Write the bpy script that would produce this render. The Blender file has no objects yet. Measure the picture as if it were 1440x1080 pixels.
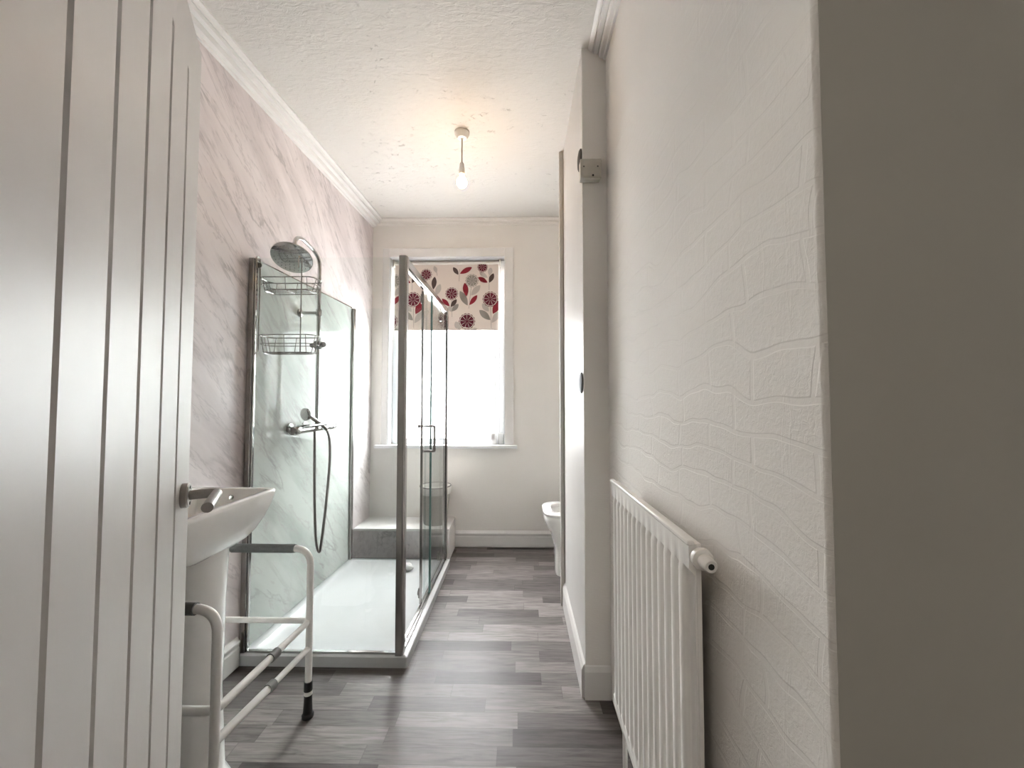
import bpy, bmesh, math, random
from mathutils import Vector, Matrix
random.seed(7)
S = bpy.context.scene
C = S.collection
PI = math.pi

# ------------------------------------------------------------------ camera
cam_data = bpy.data.cameras.new('camera')
cam_data.sensor_width = 36.0
cam_data.lens = 14.0
cam_data.clip_start = 0.02
cam = bpy.data.objects.new('camera', cam_data)
cam.location = (0, 0, 1.22)
cam.rotation_euler = (math.radians(90 + 2.15), 0, math.radians(1.12))
C.objects.link(cam)
S.camera = cam

# ------------------------------------------------------------------ exposure
vs = S.view_settings
vs.view_transform = 'Standard'
vs.look = 'None'
vs.gamma = 1.0
vs.use_curve_mapping = False
vs.exposure = 2.15

# ------------------------------------------------------------------ sky
w = bpy.data.worlds.new('overcast_sky')
S.world = w
w.use_nodes = True
wb = w.node_tree.nodes['Background']
wb.inputs[0].default_value = (0.96, 0.98, 1.0, 1)
wb.inputs[1].default_value = 0.2

# ------------------------------------------------------------------ lights
def area(name, loc, target, sx, sy, power, col):
    l = bpy.data.lights.new(name, 'AREA')
    l.shape = 'RECTANGLE'; l.size = sx; l.size_y = sy
    l.energy = power; l.color = col
    o = bpy.data.objects.new(name, l)
    o.location = loc
    d = Vector(target) - Vector(loc)
    o.rotation_euler = d.to_track_quat('-Z', 'Y').to_euler()
    C.objects.link(o)
    return o
# bright open sky above the yard, outside the window
area('sky_light', (-0.6, 7.2, 6.8), (-0.6, 3.3, 2.6), 17.0, 8.0, 15500, (1.0, 0.953, 0.922))
# fill light added in the hall behind the camera, not a real fitting
area('hall_fill', (-0.70, -0.65, 2.62), (-0.70, -0.60, 0), 0.5, 0.5, 2.4, (1.0, 0.93, 0.84))
BULB = 21.0          # radiance of the lit bulb

# ------------------------------------------------------------------ node helpers
def newmat(name):
    m = bpy.data.materials.new(name)
    m.use_nodes = True
    nt = m.node_tree
    return m, nt, nt.nodes['Principled BSDF'], nt.nodes['Material Output']
def N(nt, t, **kw):
    n = nt.nodes.new(t)
    for k, v in kw.items():
        setattr(n, k, v)
    return n
def val(nt, sock, v):
    if hasattr(v, 'is_linked') or isinstance(v, bpy.types.NodeSocket):
        nt.links.new(v, sock)
    else:
        sock.default_value = v
def mth(nt, op, a, b=0.0, c=None):
    n = N(nt, 'ShaderNodeMath', operation=op)
    val(nt, n.inputs[0], a); val(nt, n.inputs[1], b)
    if c is not None: val(nt, n.inputs[2], c)
    return n.outputs[0]
def coords(nt):
    t = N(nt, 'ShaderNodeTexCoord')
    return t.outputs['Object']
def mapping(nt, vec, scale=(1,1,1), rot=(0,0,0), loc=(0,0,0)):
    n = N(nt, 'ShaderNodeMapping')
    nt.links.new(vec, n.inputs['Vector'])
    n.inputs['Scale'].default_value = scale
    n.inputs['Rotation'].default_value = rot
    n.inputs['Location'].default_value = loc
    return n.outputs[0]
def noise(nt, vec, scale, detail=2, rough=0.5, dist=0.0):
    n = N(nt, 'ShaderNodeTexNoise')
    nt.links.new(vec, n.inputs['Vector'])
    n.inputs['Scale'].default_value = scale
    n.inputs['Detail'].default_value = detail
    n.inputs['Roughness'].default_value = rough
    n.inputs['Distortion'].default_value = dist
    return n
def ramp(nt, fac, stops):
    n = N(nt, 'ShaderNodeValToRGB')
    nt.links.new(fac, n.inputs[0])
    e = n.color_ramp.elements
    while len(e) < len(stops): e.new(0.5)
    for i, (p, c) in enumerate(stops):
        e[i].position = p
        e[i].color = c if len(c) == 4 else (*c, 1)
    return n.outputs[0]
def bump(nt, b, h, strength=0.3, dist=0.01):
    n = N(nt, 'ShaderNodeBump')
    nt.links.new(h, n.inputs['Height'])
    n.inputs['Strength'].default_value = strength
    n.inputs['Distance'].default_value = dist
    nt.links.new(n.outputs[0], b.inputs['Normal'])
def mixc(nt, fac, a, b, mode='MIX'):
    n = N(nt, 'ShaderNodeMix', data_type='RGBA', blend_type=mode)
    val(nt, n.inputs[0], fac); 
    for s, v in ((n.inputs[6], a), (n.inputs[7], b)):
        if isinstance(v, tuple): s.default_value = v if len(v) == 4 else (*v, 1)
        else: nt.links.new(v, s)
    return n.outputs[2]

def simple(name, col, rough=0.5, metal=0.0, var=0.03, nscale=30, bstr=0.0, coat=0.0):
    m, nt, b, out = newmat(name)
    v = coords(nt)
    n = noise(nt, v, nscale, 3)
    lo = tuple(max(0, c * (1 - var)) for c in col); hi = tuple(min(1, c * (1 + var)) for c in col)
    nt.links.new(ramp(nt, n.outputs[0], [(0.3, lo), (0.7, hi)]), b.inputs['Base Color'])
    b.inputs['Roughness'].default_value = rough
    b.inputs['Metallic'].default_value = metal
    b.inputs['Coat Weight'].default_value = coat
    b.inputs['Coat Roughness'].default_value = 0.08
    if bstr: bump(nt, b, n.outputs[0], bstr, 0.002)
    return m

def glass(name, tint, rough=0.0, ior=1.45):
    m, nt, b, out = newmat(name)
    nt.nodes.remove(b)
    tr = N(nt, 'ShaderNodeBsdfTransparent'); tr.inputs[0].default_value = (*tint, 1)
    gl = N(nt, 'ShaderNodeBsdfGlossy'); gl.inputs['Roughness'].default_value = rough
    fr = N(nt, 'ShaderNodeFresnel'); fr.inputs[0].default_value = ior
    v = coords(nt); n = noise(nt, v, 7, 3)      # faint water marks
    ge = N(nt, 'ShaderNodeNewGeometry')
    front = mth(nt, 'SUBTRACT', 1.0, ge.outputs['Backfacing'])       # one reflection per pane: the outer face
    f2 = mth(nt, 'MULTIPLY', mth(nt, 'MULTIPLY_ADD', n.outputs[0], 0.02, fr.outputs[0]), front)
    mx = N(nt, 'ShaderNodeMixShader')
    nt.links.new(f2, mx.inputs[0]); nt.links.new(tr.outputs[0], mx.inputs[1]); nt.links.new(gl.outputs[0], mx.inputs[2])
    nt.links.new(mx.outputs[0], out.inputs[0])
    return m

# ------------------------------------------------------------------ materials
M = {}
M['white_gloss'] = simple('white_gloss_paint', (0.57, 0.55, 0.53), 0.38, var=0.02, nscale=8)
M['white_satin'] = simple('white_satin_paint', (0.80, 0.785, 0.765), 0.42, var=0.02, nscale=12, bstr=0.05)
M['door_paint'] = simple('door_paint', (0.56, 0.53, 0.508), 0.42, var=0.03, nscale=6, bstr=0.04)
M['ceramic'] = simple('white_ceramic', (0.88, 0.865, 0.84), 0.12, var=0.01, coat=0.4)
M['acrylic'] = simple('white_acrylic', (0.56, 0.57, 0.575), 0.25, var=0.01)
M['upvc'] = simple('white_upvc', (0.84, 0.85, 0.86), 0.3, var=0.01)
M['chrome'] = simple('chrome', (0.50, 0.50, 0.49), 0.09, 1.0, var=0.05, nscale=9)
M['aluminium'] = simple('polished_aluminium', (0.40, 0.385, 0.37), 0.20, 1.0, var=0.12, nscale=5)
M['steel'] = simple('brushed_steel', (0.30, 0.28, 0.265), 0.28, 1.0, var=0.05, nscale=80)
M['wire'] = simple('caddy_wire', (0.36, 0.35, 0.33), 0.22, 1.0)
M['tube_white'] = simple('white_coated_tube', (0.84, 0.82, 0.795), 0.35, var=0.03)
M['grip'] = simple('grey_foam_grip', (0.14, 0.145, 0.145), 0.75, var=0.1, nscale=120, bstr=0.2)
M['grey_plastic'] = simple('grey_plastic', (0.20, 0.20, 0.20), 0.5)
M['black_rubber'] = simple('black_rubber', (0.018, 0.018, 0.018), 0.6, var=0.2)
M['cream_plastic'] = simple('aged_cream_plastic', (0.56, 0.53, 0.47), 0.45, var=0.06)
M['white_plastic'] = simple('white_plastic', (0.82, 0.80, 0.76), 0.35)
M['cable'] = simple('white_cable', (0.45, 0.40, 0.33), 0.5)
M['radiator'] = simple('radiator_enamel', (0.91, 0.885, 0.85), 0.33, var=0.02, nscale=6)
M['bin'] = simple('taupe_plastic', (0.42, 0.39, 0.35), 0.5, var=0.05)
M['bin_rim'] = simple('dark_bin_rim', (0.12, 0.11, 0.10), 0.5)
M['cloth'] = simple('white_cloth', (0.80, 0.79, 0.78), 0.9, var=0.03, nscale=200, bstr=0.3)
M['candle'] = simple('white_wax', (0.62, 0.62, 0.61), 0.5)
M['dark'] = simple('dark_gap', (0.02, 0.018, 0.016), 0.9)
M['glass'] = glass('clear_shower_glass', (0.975, 0.99, 0.985))
M['glass_edge'] = simple('green_glass_edge', (0.12, 0.22, 0.20), 0.15, var=0.05)

def mat_marble(name, base0, base1, glossy=False):
    m, nt, b, out = newmat(name)
    v = coords(nt)
    mp = mapping(nt, mapping(nt, v, (1, 1, 1), (math.radians(-45), 0, 0)), (1, 1, 0.22))
    n1 = noise(nt, mp, 5.5, 6, 0.62, 0.5)
    d1 = mth(nt, 'ABSOLUTE', mth(nt, 'SUBTRACT', n1.outputs[0], 0.5))
    vein = ramp(nt, d1, [(0.0, (1, 1, 1)), (0.030, (0, 0, 0))])
    n2 = noise(nt, mapping(nt, v, (1,1,1), (0,0,0), (3,1,2)), 3.0, 3)
    msk = ramp(nt, n2.outputs[0], [(0.44, (0,0,0)), (0.62, (1,1,1))])
    veinm = mth(nt, 'MULTIPLY', vein, msk)
    n3 = noise(nt, mp, 11, 5, 0.6, 0.4)
    d3 = mth(nt, 'ABSOLUTE', mth(nt, 'SUBTRACT', n3.outputs[0], 0.46))
    fine = ramp(nt, d3, [(0.0, (1,1,1)), (0.02, (0,0,0))])
    base = ramp(nt, noise(nt, mp, 4, 5, 0.6).outputs[0], [(0.30, base0), (0.58, base1)])
    c1 = mixc(nt, mth(nt, 'MULTIPLY', fine, 0.42), base, (0.40, 0.35, 0.36))
    c2 = mixc(nt, mth(nt, 'MULTIPLY', veinm, 0.55), c1, (0.26, 0.225, 0.23))
    nt.links.new(c2, b.inputs['Base Color'])
    b.inputs['Roughness'].default_value = 0.03 if glossy else 0.42
    if glossy: b.inputs['IOR'].default_value = 1.13
    return m
M['marble'] = mat_marble('marble_effect_wall_panel', (0.56, 0.495, 0.495), (0.81, 0.745, 0.745))
M['marble_gloss'] = mat_marble('glossy_marble_effect_shower_panel', (0.34, 0.37, 0.345), (0.52, 0.55, 0.52), True)

def mat_plain_wall():
    m, nt, b, out = newmat('painted_linen_wallpaper')
    v = coords(nt)
    n1 = noise(nt, mapping(nt, v, (1, 1, 8)), 40, 3)
    n2 = noise(nt, v, 2.2, 3)
    nt.links.new(ramp(nt, n2.outputs[0], [(0.3, (0.86, 0.83, 0.79)), (0.7, (0.89, 0.865, 0.825))]), b.inputs['Base Color'])
    b.inputs['Roughness'].default_value = 0.6
    bump(nt, b, n1.outputs[0], 0.25, 0.003)
    return m
M['wall'] = mat_plain_wall()
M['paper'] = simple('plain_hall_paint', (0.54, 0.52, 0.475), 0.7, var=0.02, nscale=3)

def mat_brick_wall():
    m, nt, b, out = newmat('painted_stone_block_wallpaper')
    v = coords(nt)
    sx = N(nt, 'ShaderNodeSeparateXYZ'); nt.links.new(v, sx.inputs[0])
    n0 = noise(nt, v, 3.6, 2)
    sn = N(nt, 'ShaderNodeSeparateXYZ'); nt.links.new(n0.outputs['Color'], sn.inputs[0])
    yy = mth(nt, 'MULTIPLY_ADD', sn.outputs[0], 0.13, sx.outputs[1])
    zz = mth(nt, 'MULTIPLY_ADD', sn.outputs[1], 0.13, sx.outputs[2])
    cb = N(nt, 'ShaderNodeCombineXYZ')
    nt.links.new(yy, cb.inputs[0]); nt.links.new(zz, cb.inputs[1])
    br = N(nt, 'ShaderNodeTexBrick')
    nt.links.new(cb.outputs[0], br.inputs['Vector'])
    br.offset = 0.43; br.squash = 1.5; br.squash_frequency = 2
    br.inputs['Color1'].default_value = (1, 1, 1, 1); br.inputs['Color2'].default_value = (0.8, 0.8, 0.8, 1)
    br.inputs['Mortar'].default_value = (0, 0, 0, 1)
    br.inputs['Scale'].default_value = 1.0
    br.inputs['Mortar Size'].default_value = 0.0052
    br.inputs['Mortar Smooth'].default_value = 0.35
    br.inputs['Brick Width'].default_value = 0.145
    br.inputs['Row Height'].default_value = 0.062
    # stones stand out in the lower half, the old paint fills them higher up
    n3 = noise(nt, v, 3.5, 2)
    hgt = mth(nt, 'MULTIPLY_ADD', n3.outputs[0], 0.9, sx.outputs[2])
    msk = ramp(nt, mth(nt, 'MULTIPLY', hgt, 0.4), [(0.74, (1,1,1)), (1.0, (0.12, 0.12, 0.12))])
    stone = mth(nt, 'MULTIPLY', br.outputs['Color'], msk)
    n1 = noise(nt, v, 95, 4, 0.6, 0.8)
    stone = mth(nt, 'ADD', stone, mth(nt, 'MULTIPLY', mth(nt, 'MULTIPLY', stone, n1.outputs[0]), 0.8))
    n2 = noise(nt, mapping(nt, v, (1, 1, 0.12)), 26, 3, 0.55, 0.3)   # vertical paper creases
    cr = ramp(nt, mth(nt, 'ABSOLUTE', mth(nt, 'SUBTRACT', n2.outputs[0], 0.40)), [(0.0, (1,1,1)), (0.02, (0,0,0))])
    h = mth(nt, 'MULTIPLY_ADD', n1.outputs[0], 0.45, stone)
    h = mth(nt, 'MULTIPLY_ADD', cr, 0.22, h)
    nt.links.new(ramp(nt, noise(nt, v, 1.8, 3).outputs[0], [(0.3, (0.80, 0.77, 0.735)), (0.7, (0.83, 0.80, 0.765))]), b.inputs['Base Color'])
    b.inputs['Roughness'].default_value = 0.8
    b.inputs['Specular IOR Level'].default_value = 0.2
    bump(nt, b, h, 0.25, 0.005)
    return m
M['brick'] = mat_brick_wall()

def mat_ceiling():
    m, nt, b, out = newmat('patched_plaster_ceiling')
    v = coords(nt)
    n1 = noise(nt, mapping(nt, v, (1.0, 2.4, 1)), 22, 5, 0.62, 0.6)
    n2 = noise(nt, mapping(nt, v, (1.6, 3.0, 1), (0, 0, 0.35), (1, 4, 0)), 13, 5, 0.7, 0.9)
    pit = ramp(nt, n2.outputs[0], [(0.315, (1,1,1)), (0.38, (0,0,0))])
    n3 = noise(nt, v, 2.4, 2)
    msk = ramp(nt, n3.outputs[0], [(0.40, (0.1,0.1,0.1)), (0.60, (1,1,1))])
    p = mth(nt, 'MULTIPLY', pit, msk)
    h = mth(nt, 'SUBTRACT', n1.outputs[0], mth(nt, 'MULTIPLY', p, 1.2))
    c = mixc(nt, mth(nt, 'MULTIPLY', p, 0.45), (0.69, 0.66, 0.62), (0.30, 0.265, 0.24))  # shade in the dents painted into the colour as dark grey specks
    nt.links.new(c, b.inputs['Base Color'])
    b.inputs['Roughness'].default_value = 0.65
    bump(nt, b, h, 0.65, 0.008)
    return m
M['ceiling'] = mat_ceiling()

def mat_floor():
    m, nt, b, out = newmat('grey_wood_effect_vinyl')
    v = coords(nt)
    sx = N(nt, 'ShaderNodeSeparateXYZ'); nt.links.new(v, sx.inputs[0])
    x, y = sx.outputs[0], sx.outputs[1]
    ry = mth(nt, 'MULTIPLY', y, 1 / 0.076)
    row = mth(nt, 'FLOOR', ry)
    wn = N(nt, 'ShaderNodeTexWhiteNoise', noise_dimensions='1D'); nt.links.new(row, wn.inputs['W'])
    cx = mth(nt, 'ADD', mth(nt, 'MULTIPLY', x, 1 / 0.46), mth(nt, 'MULTIPLY', wn.outputs[0], 7.3))
    cell = mth(nt, 'FLOOR', cx)
    cv = N(nt, 'ShaderNodeCombineXYZ'); nt.links.new(row, cv.inputs[0]); nt.links.new(cell, cv.inputs[1])
    w2 = N(nt, 'ShaderNodeTexWhiteNoise', noise_dimensions='2D'); nt.links.new(cv.outputs[0], w2.inputs['Vector'])
    w3 = N(nt, 'ShaderNodeTexWhiteNoise', noise_dimensions='3D')
    cv3 = N(nt, 'ShaderNodeCombineXYZ'); nt.links.new(row, cv3.inputs[0]); nt.links.new(cell, cv3.inputs[1]); cv3.inputs[2].default_value = 3.7
    nt.links.new(cv3.outputs[0], w3.inputs['Vector'])
    tone = ramp(nt, w2.outputs[0], [(0.0, (0.064, 0.054, 0.051)), (0.3, (0.110, 0.096, 0.092)), (0.65, (0.170, 0.152, 0.146)), (1.0, (0.250, 0.228, 0.218))])
    # grain
    off = N(nt, 'ShaderNodeCombineXYZ'); nt.links.new(mth(nt, 'MULTIPLY', w3.outputs[0], 40), off.inputs[0]); nt.links.new(mth(nt, 'MULTIPLY', w2.outputs[0], 40), off.inputs[1])
    ad = N(nt, 'ShaderNodeVectorMath', operation='ADD'); nt.links.new(v, ad.inputs[0]); nt.links.new(off.outputs[0], ad.inputs[1])
    g = noise(nt, mapping(nt, ad.outputs[0], (2.2, 26, 1)), 3.0, 6, 0.62, 0.6)
    gr = ramp(nt, g.outputs[0], [(0.30, (0.52, 0.50, 0.49)), (0.52, (1, 1, 1)), (0.72, (1.35, 1.33, 1.31))])
    c = mixc(nt, 1.0, tone, gr, 'MULTIPLY')
    fy = mth(nt, 'FRACT', ry); fx = mth(nt, 'FRACT', cx)
    ey = mth(nt, 'MINIMUM', fy, mth(nt, 'SUBTRACT', 1.0, fy))
    ex = mth(nt, 'MULTIPLY', mth(nt, 'MINIMUM', fx, mth(nt, 'SUBTRACT', 1.0, fx)), 6.0)
    e = mth(nt, 'MINIMUM', ey, ex)
    ln = ramp(nt, e, [(0.0, (0.68, 0.67, 0.66)), (0.035, (1, 1, 1))])
    c = mixc(nt, 1.0, c, ln, 'MULTIPLY')
    nt.links.new(c, b.inputs['Base Color'])
    b.inputs['Roughness'].default_value = 0.45
    b.inputs['Specular IOR Level'].default_value = 0.32
    bump(nt, b, g.outputs[0], 0.08, 0.002)
    return m
M['floor'] = mat_floor()

def mat_frosted():
    m, nt, b, out = newmat('obscured_window_glass')
    nt.nodes.remove(b)
    v = coords(nt)
    n1 = noise(nt, v, 70, 4, 0.7, 1.5)
    n2 = noise(nt, v, 2.5, 2)
    c1 = ramp(nt, n1.outputs[0], [(0.35, (0.74, 0.77, 0.79)), (0.62, (1, 1, 1))])
    c2 = ramp(nt, n2.outputs[0], [(0.3, (0.80, 0.82, 0.84)), (0.7, (1, 1, 1))])
    c = mixc(nt, 1.0, c1, c2, 'MULTIPLY')
    tr = N(nt, 'ShaderNodeBsdfTransparent'); nt.links.new(mixc(nt, 1.0, c, (0.92, 0.92, 0.92), 'MULTIPLY'), tr.inputs[0])
    tl = N(nt, 'ShaderNodeBsdfTranslucent'); nt.links.new(c, tl.inputs[0])
    mx = N(nt, 'ShaderNodeMixShader'); mx.inputs[0].default_value = 0.52
    nt.links.new(tr.outputs[0], mx.inputs[1]); nt.links.new(tl.outputs[0], mx.inputs[2])
    nt.links.new(mx.outputs[0], out.inputs[0])
    return m
M['frosted'] = mat_frosted()

def mat_fabric(name, col):
    m, nt, b, out = newmat(name)
    v = coords(nt)
    n = noise(nt, v, 400, 2)
    lo = tuple(c * 0.93 for c in col)
    rc = ramp(nt, n.outputs[0], [(0.3, lo), (0.7, col)])
    nt.links.new(rc, b.inputs['Base Color'])
    b.inputs['Roughness'].default_value = 0.85
    tl = N(nt, 'ShaderNodeBsdfTranslucent'); nt.links.new(rc, tl.inputs[0])
    mx = N(nt, 'ShaderNodeMixShader'); mx.inputs[0].default_value = 0.05
    nt.links.new(b.outputs[0], mx.inputs[1]); nt.links.new(tl.outputs[0], mx.inputs[2])
    nt.links.new(mx.outputs[0], out.inputs[0])
    return m
M['f_cream'] = mat_fabric('blind_cream', (0.74, 0.66, 0.60))
M['f_maroon'] = mat_fabric('blind_maroon', (0.13, 0.012, 0.028))
M['f_red'] = mat_fabric('blind_red', (0.26, 0.012, 0.026))
M['f_dark'] = mat_fabric('blind_dark_brown', (0.085, 0.055, 0.05))
M['f_grey'] = mat_fabric('blind_grey', (0.30, 0.275, 0.245))
M['f_light'] = mat_fabric('blind_light_grey', (0.50, 0.455, 0.415))

def mat_bulb():
    m, nt, b, out = newmat('lit_bulb')
    b.inputs['Base Color'].default_value = (1, 0.95, 0.85, 1)
    b.inputs['Emission Color'].default_value = (1.0, 0.60, 0.26, 1)
    v = coords(nt); n = noise(nt, v, 10, 1)
    nt.links.new(mth(nt, 'MULTIPLY_ADD', n.outputs[0], 0.5, BULB), b.inputs['Emission Strength'])
    return m
M['bulb'] = mat_bulb()

# ------------------------------------------------------------------ mesh helpers
class B:
    def __init__(s): s.bm = bmesh.new()
    def _face(s, vs, mi=0):
        try:
            f = s.bm.faces.new(vs); f.material_index = mi; return f
        except ValueError: return None
    def box(s, x0, x1, y0, y1, z0, z1, mi=0):
        p = [s.bm.verts.new(c) for c in ((x0,y0,z0),(x1,y0,z0),(x1,y1,z0),(x0,y1,z0),(x0,y0,z1),(x1,y0,z1),(x1,y1,z1),(x0,y1,z1))]
        for q in ((3,2,1,0),(4,5,6,7),(0,1,5,4),(1,2,6,5),(2,3,7,6),(3,0,4,7)):
            s._face([p[i] for i in q], mi)
        return s
    def prism(s, poly, z0, z1, mi=0):
        """vertical prism over an XY polygon"""
        a = [s.bm.verts.new((x, y, z0)) for x, y in poly]; b = [s.bm.verts.new((x, y, z1)) for x, y in poly]
        n = len(poly)
        s._face(a[::-1], mi); s._face(b, mi)
        for i in range(n): s._face([a[i], a[(i+1)%n], b[(i+1)%n], b[i]], mi)
        return s
    def sweep(s, prof, p0, p1, mi=0):
        """profile loops given as two lists of 3D points, capped"""
        a = [s.bm.verts.new(p) for p in p0]; b = [s.bm.verts.new(p) for p in p1]
        n = len(a)
        s._face(a[::-1], mi); s._face(b, mi)
        for i in range(n): s._face([a[i], a[(i+1)%n], b[(i+1)%n], b[i]], mi)
        return s
    def loft(s, loops, cap0=True, cap1=True, closed=True, mi=0):
        L = [[s.bm.verts.new(p) for p in lp] for lp in loops]
        n = len(L[0])
        for k in range(len(L)-1):
            for i in range(n if closed else n-1):
                s._face([L[k][i], L[k][(i+1)%n], L[k+1][(i+1)%n], L[k+1][i]], mi)
        if cap0: s._face(L[0][::-1], mi)
        if cap1: s._face(L[-1], mi)
        return s
    def tube(s, pts, r, n=12, closed=False, mi=0):
        P = [Vector(p) for p in pts]
        R = r if isinstance(r, (list, tuple)) else [r]*len(P)
        m = len(P); loops = []
        T = []
        for i in range(m):
            if closed: t = P[(i+1)%m] - P[(i-1)%m]
            else: t = P[min(i+1, m-1)] - P[max(i-1, 0)]
            T.append(t.normalized())
        up = Vector((0,0,1)) if abs(T[0].z) < 0.9 else Vector((1,0,0))
        nrm = (up - T[0]*up.dot(T[0])).normalized()
        for i in range(m):
            nrm = (nrm - T[i]*nrm.dot(T[i]))
            nrm = nrm.normalized() if nrm.length > 1e-6 else T[i].orthogonal().normalized()
            bn = T[i].cross(nrm)
            loops.append([tuple(P[i] + (nrm*math.cos(2*PI*k/n) + bn*math.sin(2*PI*k/n))*R[i]) for k in range(n)])
        if closed: s.loft(loops + [loops[0]], False, False, mi=mi)
        else: s.loft(loops, mi=mi)
        return s
    def lathe(s, c, axis, prof, n=24, mi=0):
        """prof = [(distance along axis, radius)]"""
        c = Vector(c); a = Vector(axis).normalized(); u = a.orthogonal().normalized(); v = a.cross(u)
        loops = [[tuple(c + a*d + (u*math.cos(2*PI*k/n) + v*math.sin(2*PI*k/n))*max(r, 1e-5)) for k in range(n)] for d, r in prof]
        s.loft(loops, mi=mi); return s

def arc(c, r, a0, a1, n, u=(1,0,0), v=(0,0,1)):
    c = Vector(c); u = Vector(u); v = Vector(v)
    return [tuple(c + u*r*math.cos(a0+(a1-a0)*i/n) + v*r*math.sin(a0+(a1-a0)*i/n)) for i in range(n+1)]
def fillet(pts, r, n=6):
    """round the corners of a polyline"""
    P = [Vector(p) for p in pts]; out = [tuple(P[0])]
    for i in range(1, len(P)-1):
        a = (P[i-1]-P[i]); b = (P[i+1]-P[i]); rr = min(r, a.length*0.49, b.length*0.49)
        p0 = P[i] + a.normalized()*rr; p1 = P[i] + b.normalized()*rr
        for k in range(n+1):
            t = k/n
            out.append(tuple(p0*(1-t)**2 + P[i]*2*t*(1-t) + p1*t*t))
    out.append(tuple(P[-1])); return out
def rrect(x0, x1, y0, y1, r, z, n=5, rs=None):
    """rounded rectangle; rs = radii for corners (x1y1, x0y1, x0y0, x1y0)"""
    rs = rs or (r,)*4; out = []
    for (cx, cy, sx, sy, a0), q in zip(((x1,y1,-1,-1,0),(x0,y1,1,-1,PI/2),(x0,y0,1,1,PI),(x1,y0,-1,1,1.5*PI)), rs):
        for k in range(n+1):
            a = a0 + PI/2*k/n
            out.append((cx + sx*q + q*math.cos(a), cy + sy*q + q*math.sin(a), z))
    return out

def wloc(o):
    v = Vector((0,0,0))
    while o is not None: v += o.location; o = o.parent
    return v
def obj(name, b, mats, parent=None, bev=0.0, seg=2, smooth=35, loc=None):
    me = bpy.data.meshes.new(name)
    bmesh.ops.recalc_face_normals(b.bm, faces=b.bm.faces)
    o = bpy.data.objects.new(name, me)
    off = Vector((0,0,0))
    if parent is not None:
        o.parent = parent; off = wloc(parent)
    elif loc is not None:
        off = Vector(loc); o.location = loc
    if off.length > 0: bmesh.ops.translate(b.bm, verts=b.bm.verts, vec=-off)
    b.bm.to_mesh(me); b.bm.free()
    for m in (mats if isinstance(mats, (list, tuple)) else [mats]):
        me.materials.append(M[m])
    if smooth:
        me.polygons.foreach_set('use_smooth', [True]*len(me.polygons))
        me.set_sharp_from_angle(angle=math.radians(smooth))
    C.objects.link(o)
    if bev:
        md = o.modifiers.new('bevel', 'BEVEL'); md.width = bev; md.segments = seg; md.limit_method = 'ANGLE'; md.angle_limit = math.radians(40)
        md.harden_normals = False
    return o
def thing(name, label, cat, loc=(0,0,0), group=None):
    o = bpy.data.objects.new(name, None); o.empty_display_size = 0.1
    o.location = loc; C.objects.link(o)
    o['label'] = label; o['category'] = cat
    if group: o['group'] = group
    return o
def tag(o, label, cat, group=None):
    o['label'] = label; o['category'] = cat
    if group: o['group'] = group
    return o
def struct(name, b, m, parent=None, label=None, cat=None, **kw):
    o = obj(name, b, m, parent, **kw)
    if parent is None:
        o['kind'] = 'structure'
        if label: o['label'] = label
        if cat: o['category'] = cat
    return o

# ------------------------------------------------------------------ geometry of the room
H = 2.74
YB = 3.32
def XL(y): return -1.295 + 0.032*(y - 1.86)       # left wall runs slightly out of square
def XR(y): return 0.372 + 0.004*(1.68 - y)        # right wall too
PX, PY0, PY1 = 0.268, 1.68, 2.50                  # boxed-out closet on the right
RX = 0.95
LX1_ = -0.545

struct('floor', B().box(-1.6, 1.5, -1.8, YB+0.15, -0.08, 0.0), 'floor', smooth=0,
       label='grey wood effect vinyl floor laid in short narrow strips', cat='floor')
struct('ceiling', B().box(-1.6, 1.5, -1.8, YB+0.15, H, H+0.08), 'ceiling', smooth=0,
       label='off white ceiling of rough patched plaster', cat='ceiling')
struct('wall_left', B().prism([(XL(0.2), 0.2), (XL(YB+.15), YB+0.15), (XL(YB)-0.1, YB+0.15), (XL(0.2)-0.1, 0.2)], 0, H), 'marble', smooth=0,
       label='left wall clad in pinkish marble effect panels', cat='wall')
WX0, WX1, WZ0, WZ1 = -1.103, -0.125, 0.834, 2.423
bw = B()
bw.box(-1.4, WX0, YB, YB+0.16, 0, H).box(WX1, 1.5, YB, YB+0.16, 0, H)
bw.box(WX0, WX1, YB, YB+0.16, 0, WZ0).box(WX0, WX1, YB, YB+0.16, WZ1, H)
struct('wall_back', bw, 'wall', smooth=0, label='off white far wall around the window', cat='wall')
rw = B().prism([(XR(0.51), 0.50), (XR(PY0), PY0), (1.5, PY0), (1.5, 0.50)], 0, H)
struct('wall_right', rw, 'brick', bev=0.006, seg=3, smooth=50,
       label='off white right wall with embossed stone block wallpaper, behind the radiator', cat='wall')
struct('wall_closet', B().box(PX, 1.5, PY0, PY1, 0, H), 'white_gloss', bev=0.004,
       label='glossy white boxed closet wall between radiator and toilet', cat='wall')
struct('wall_alcove', B().box(RX, RX+0.1, PY1, YB, 0, H), 'wall', smooth=0,
       label='off white wall at the end of the toilet alcove', cat='wall')
# doorway wall and hall round the camera
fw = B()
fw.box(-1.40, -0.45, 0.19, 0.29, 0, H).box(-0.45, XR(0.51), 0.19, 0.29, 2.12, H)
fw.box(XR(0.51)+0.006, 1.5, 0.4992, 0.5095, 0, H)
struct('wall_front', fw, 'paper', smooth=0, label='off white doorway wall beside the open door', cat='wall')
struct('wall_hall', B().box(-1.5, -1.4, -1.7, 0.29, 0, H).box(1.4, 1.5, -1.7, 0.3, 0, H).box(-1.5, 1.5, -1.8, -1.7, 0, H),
       'paper', smooth=0, label='off white hall walls behind the camera', cat='wall')

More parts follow.
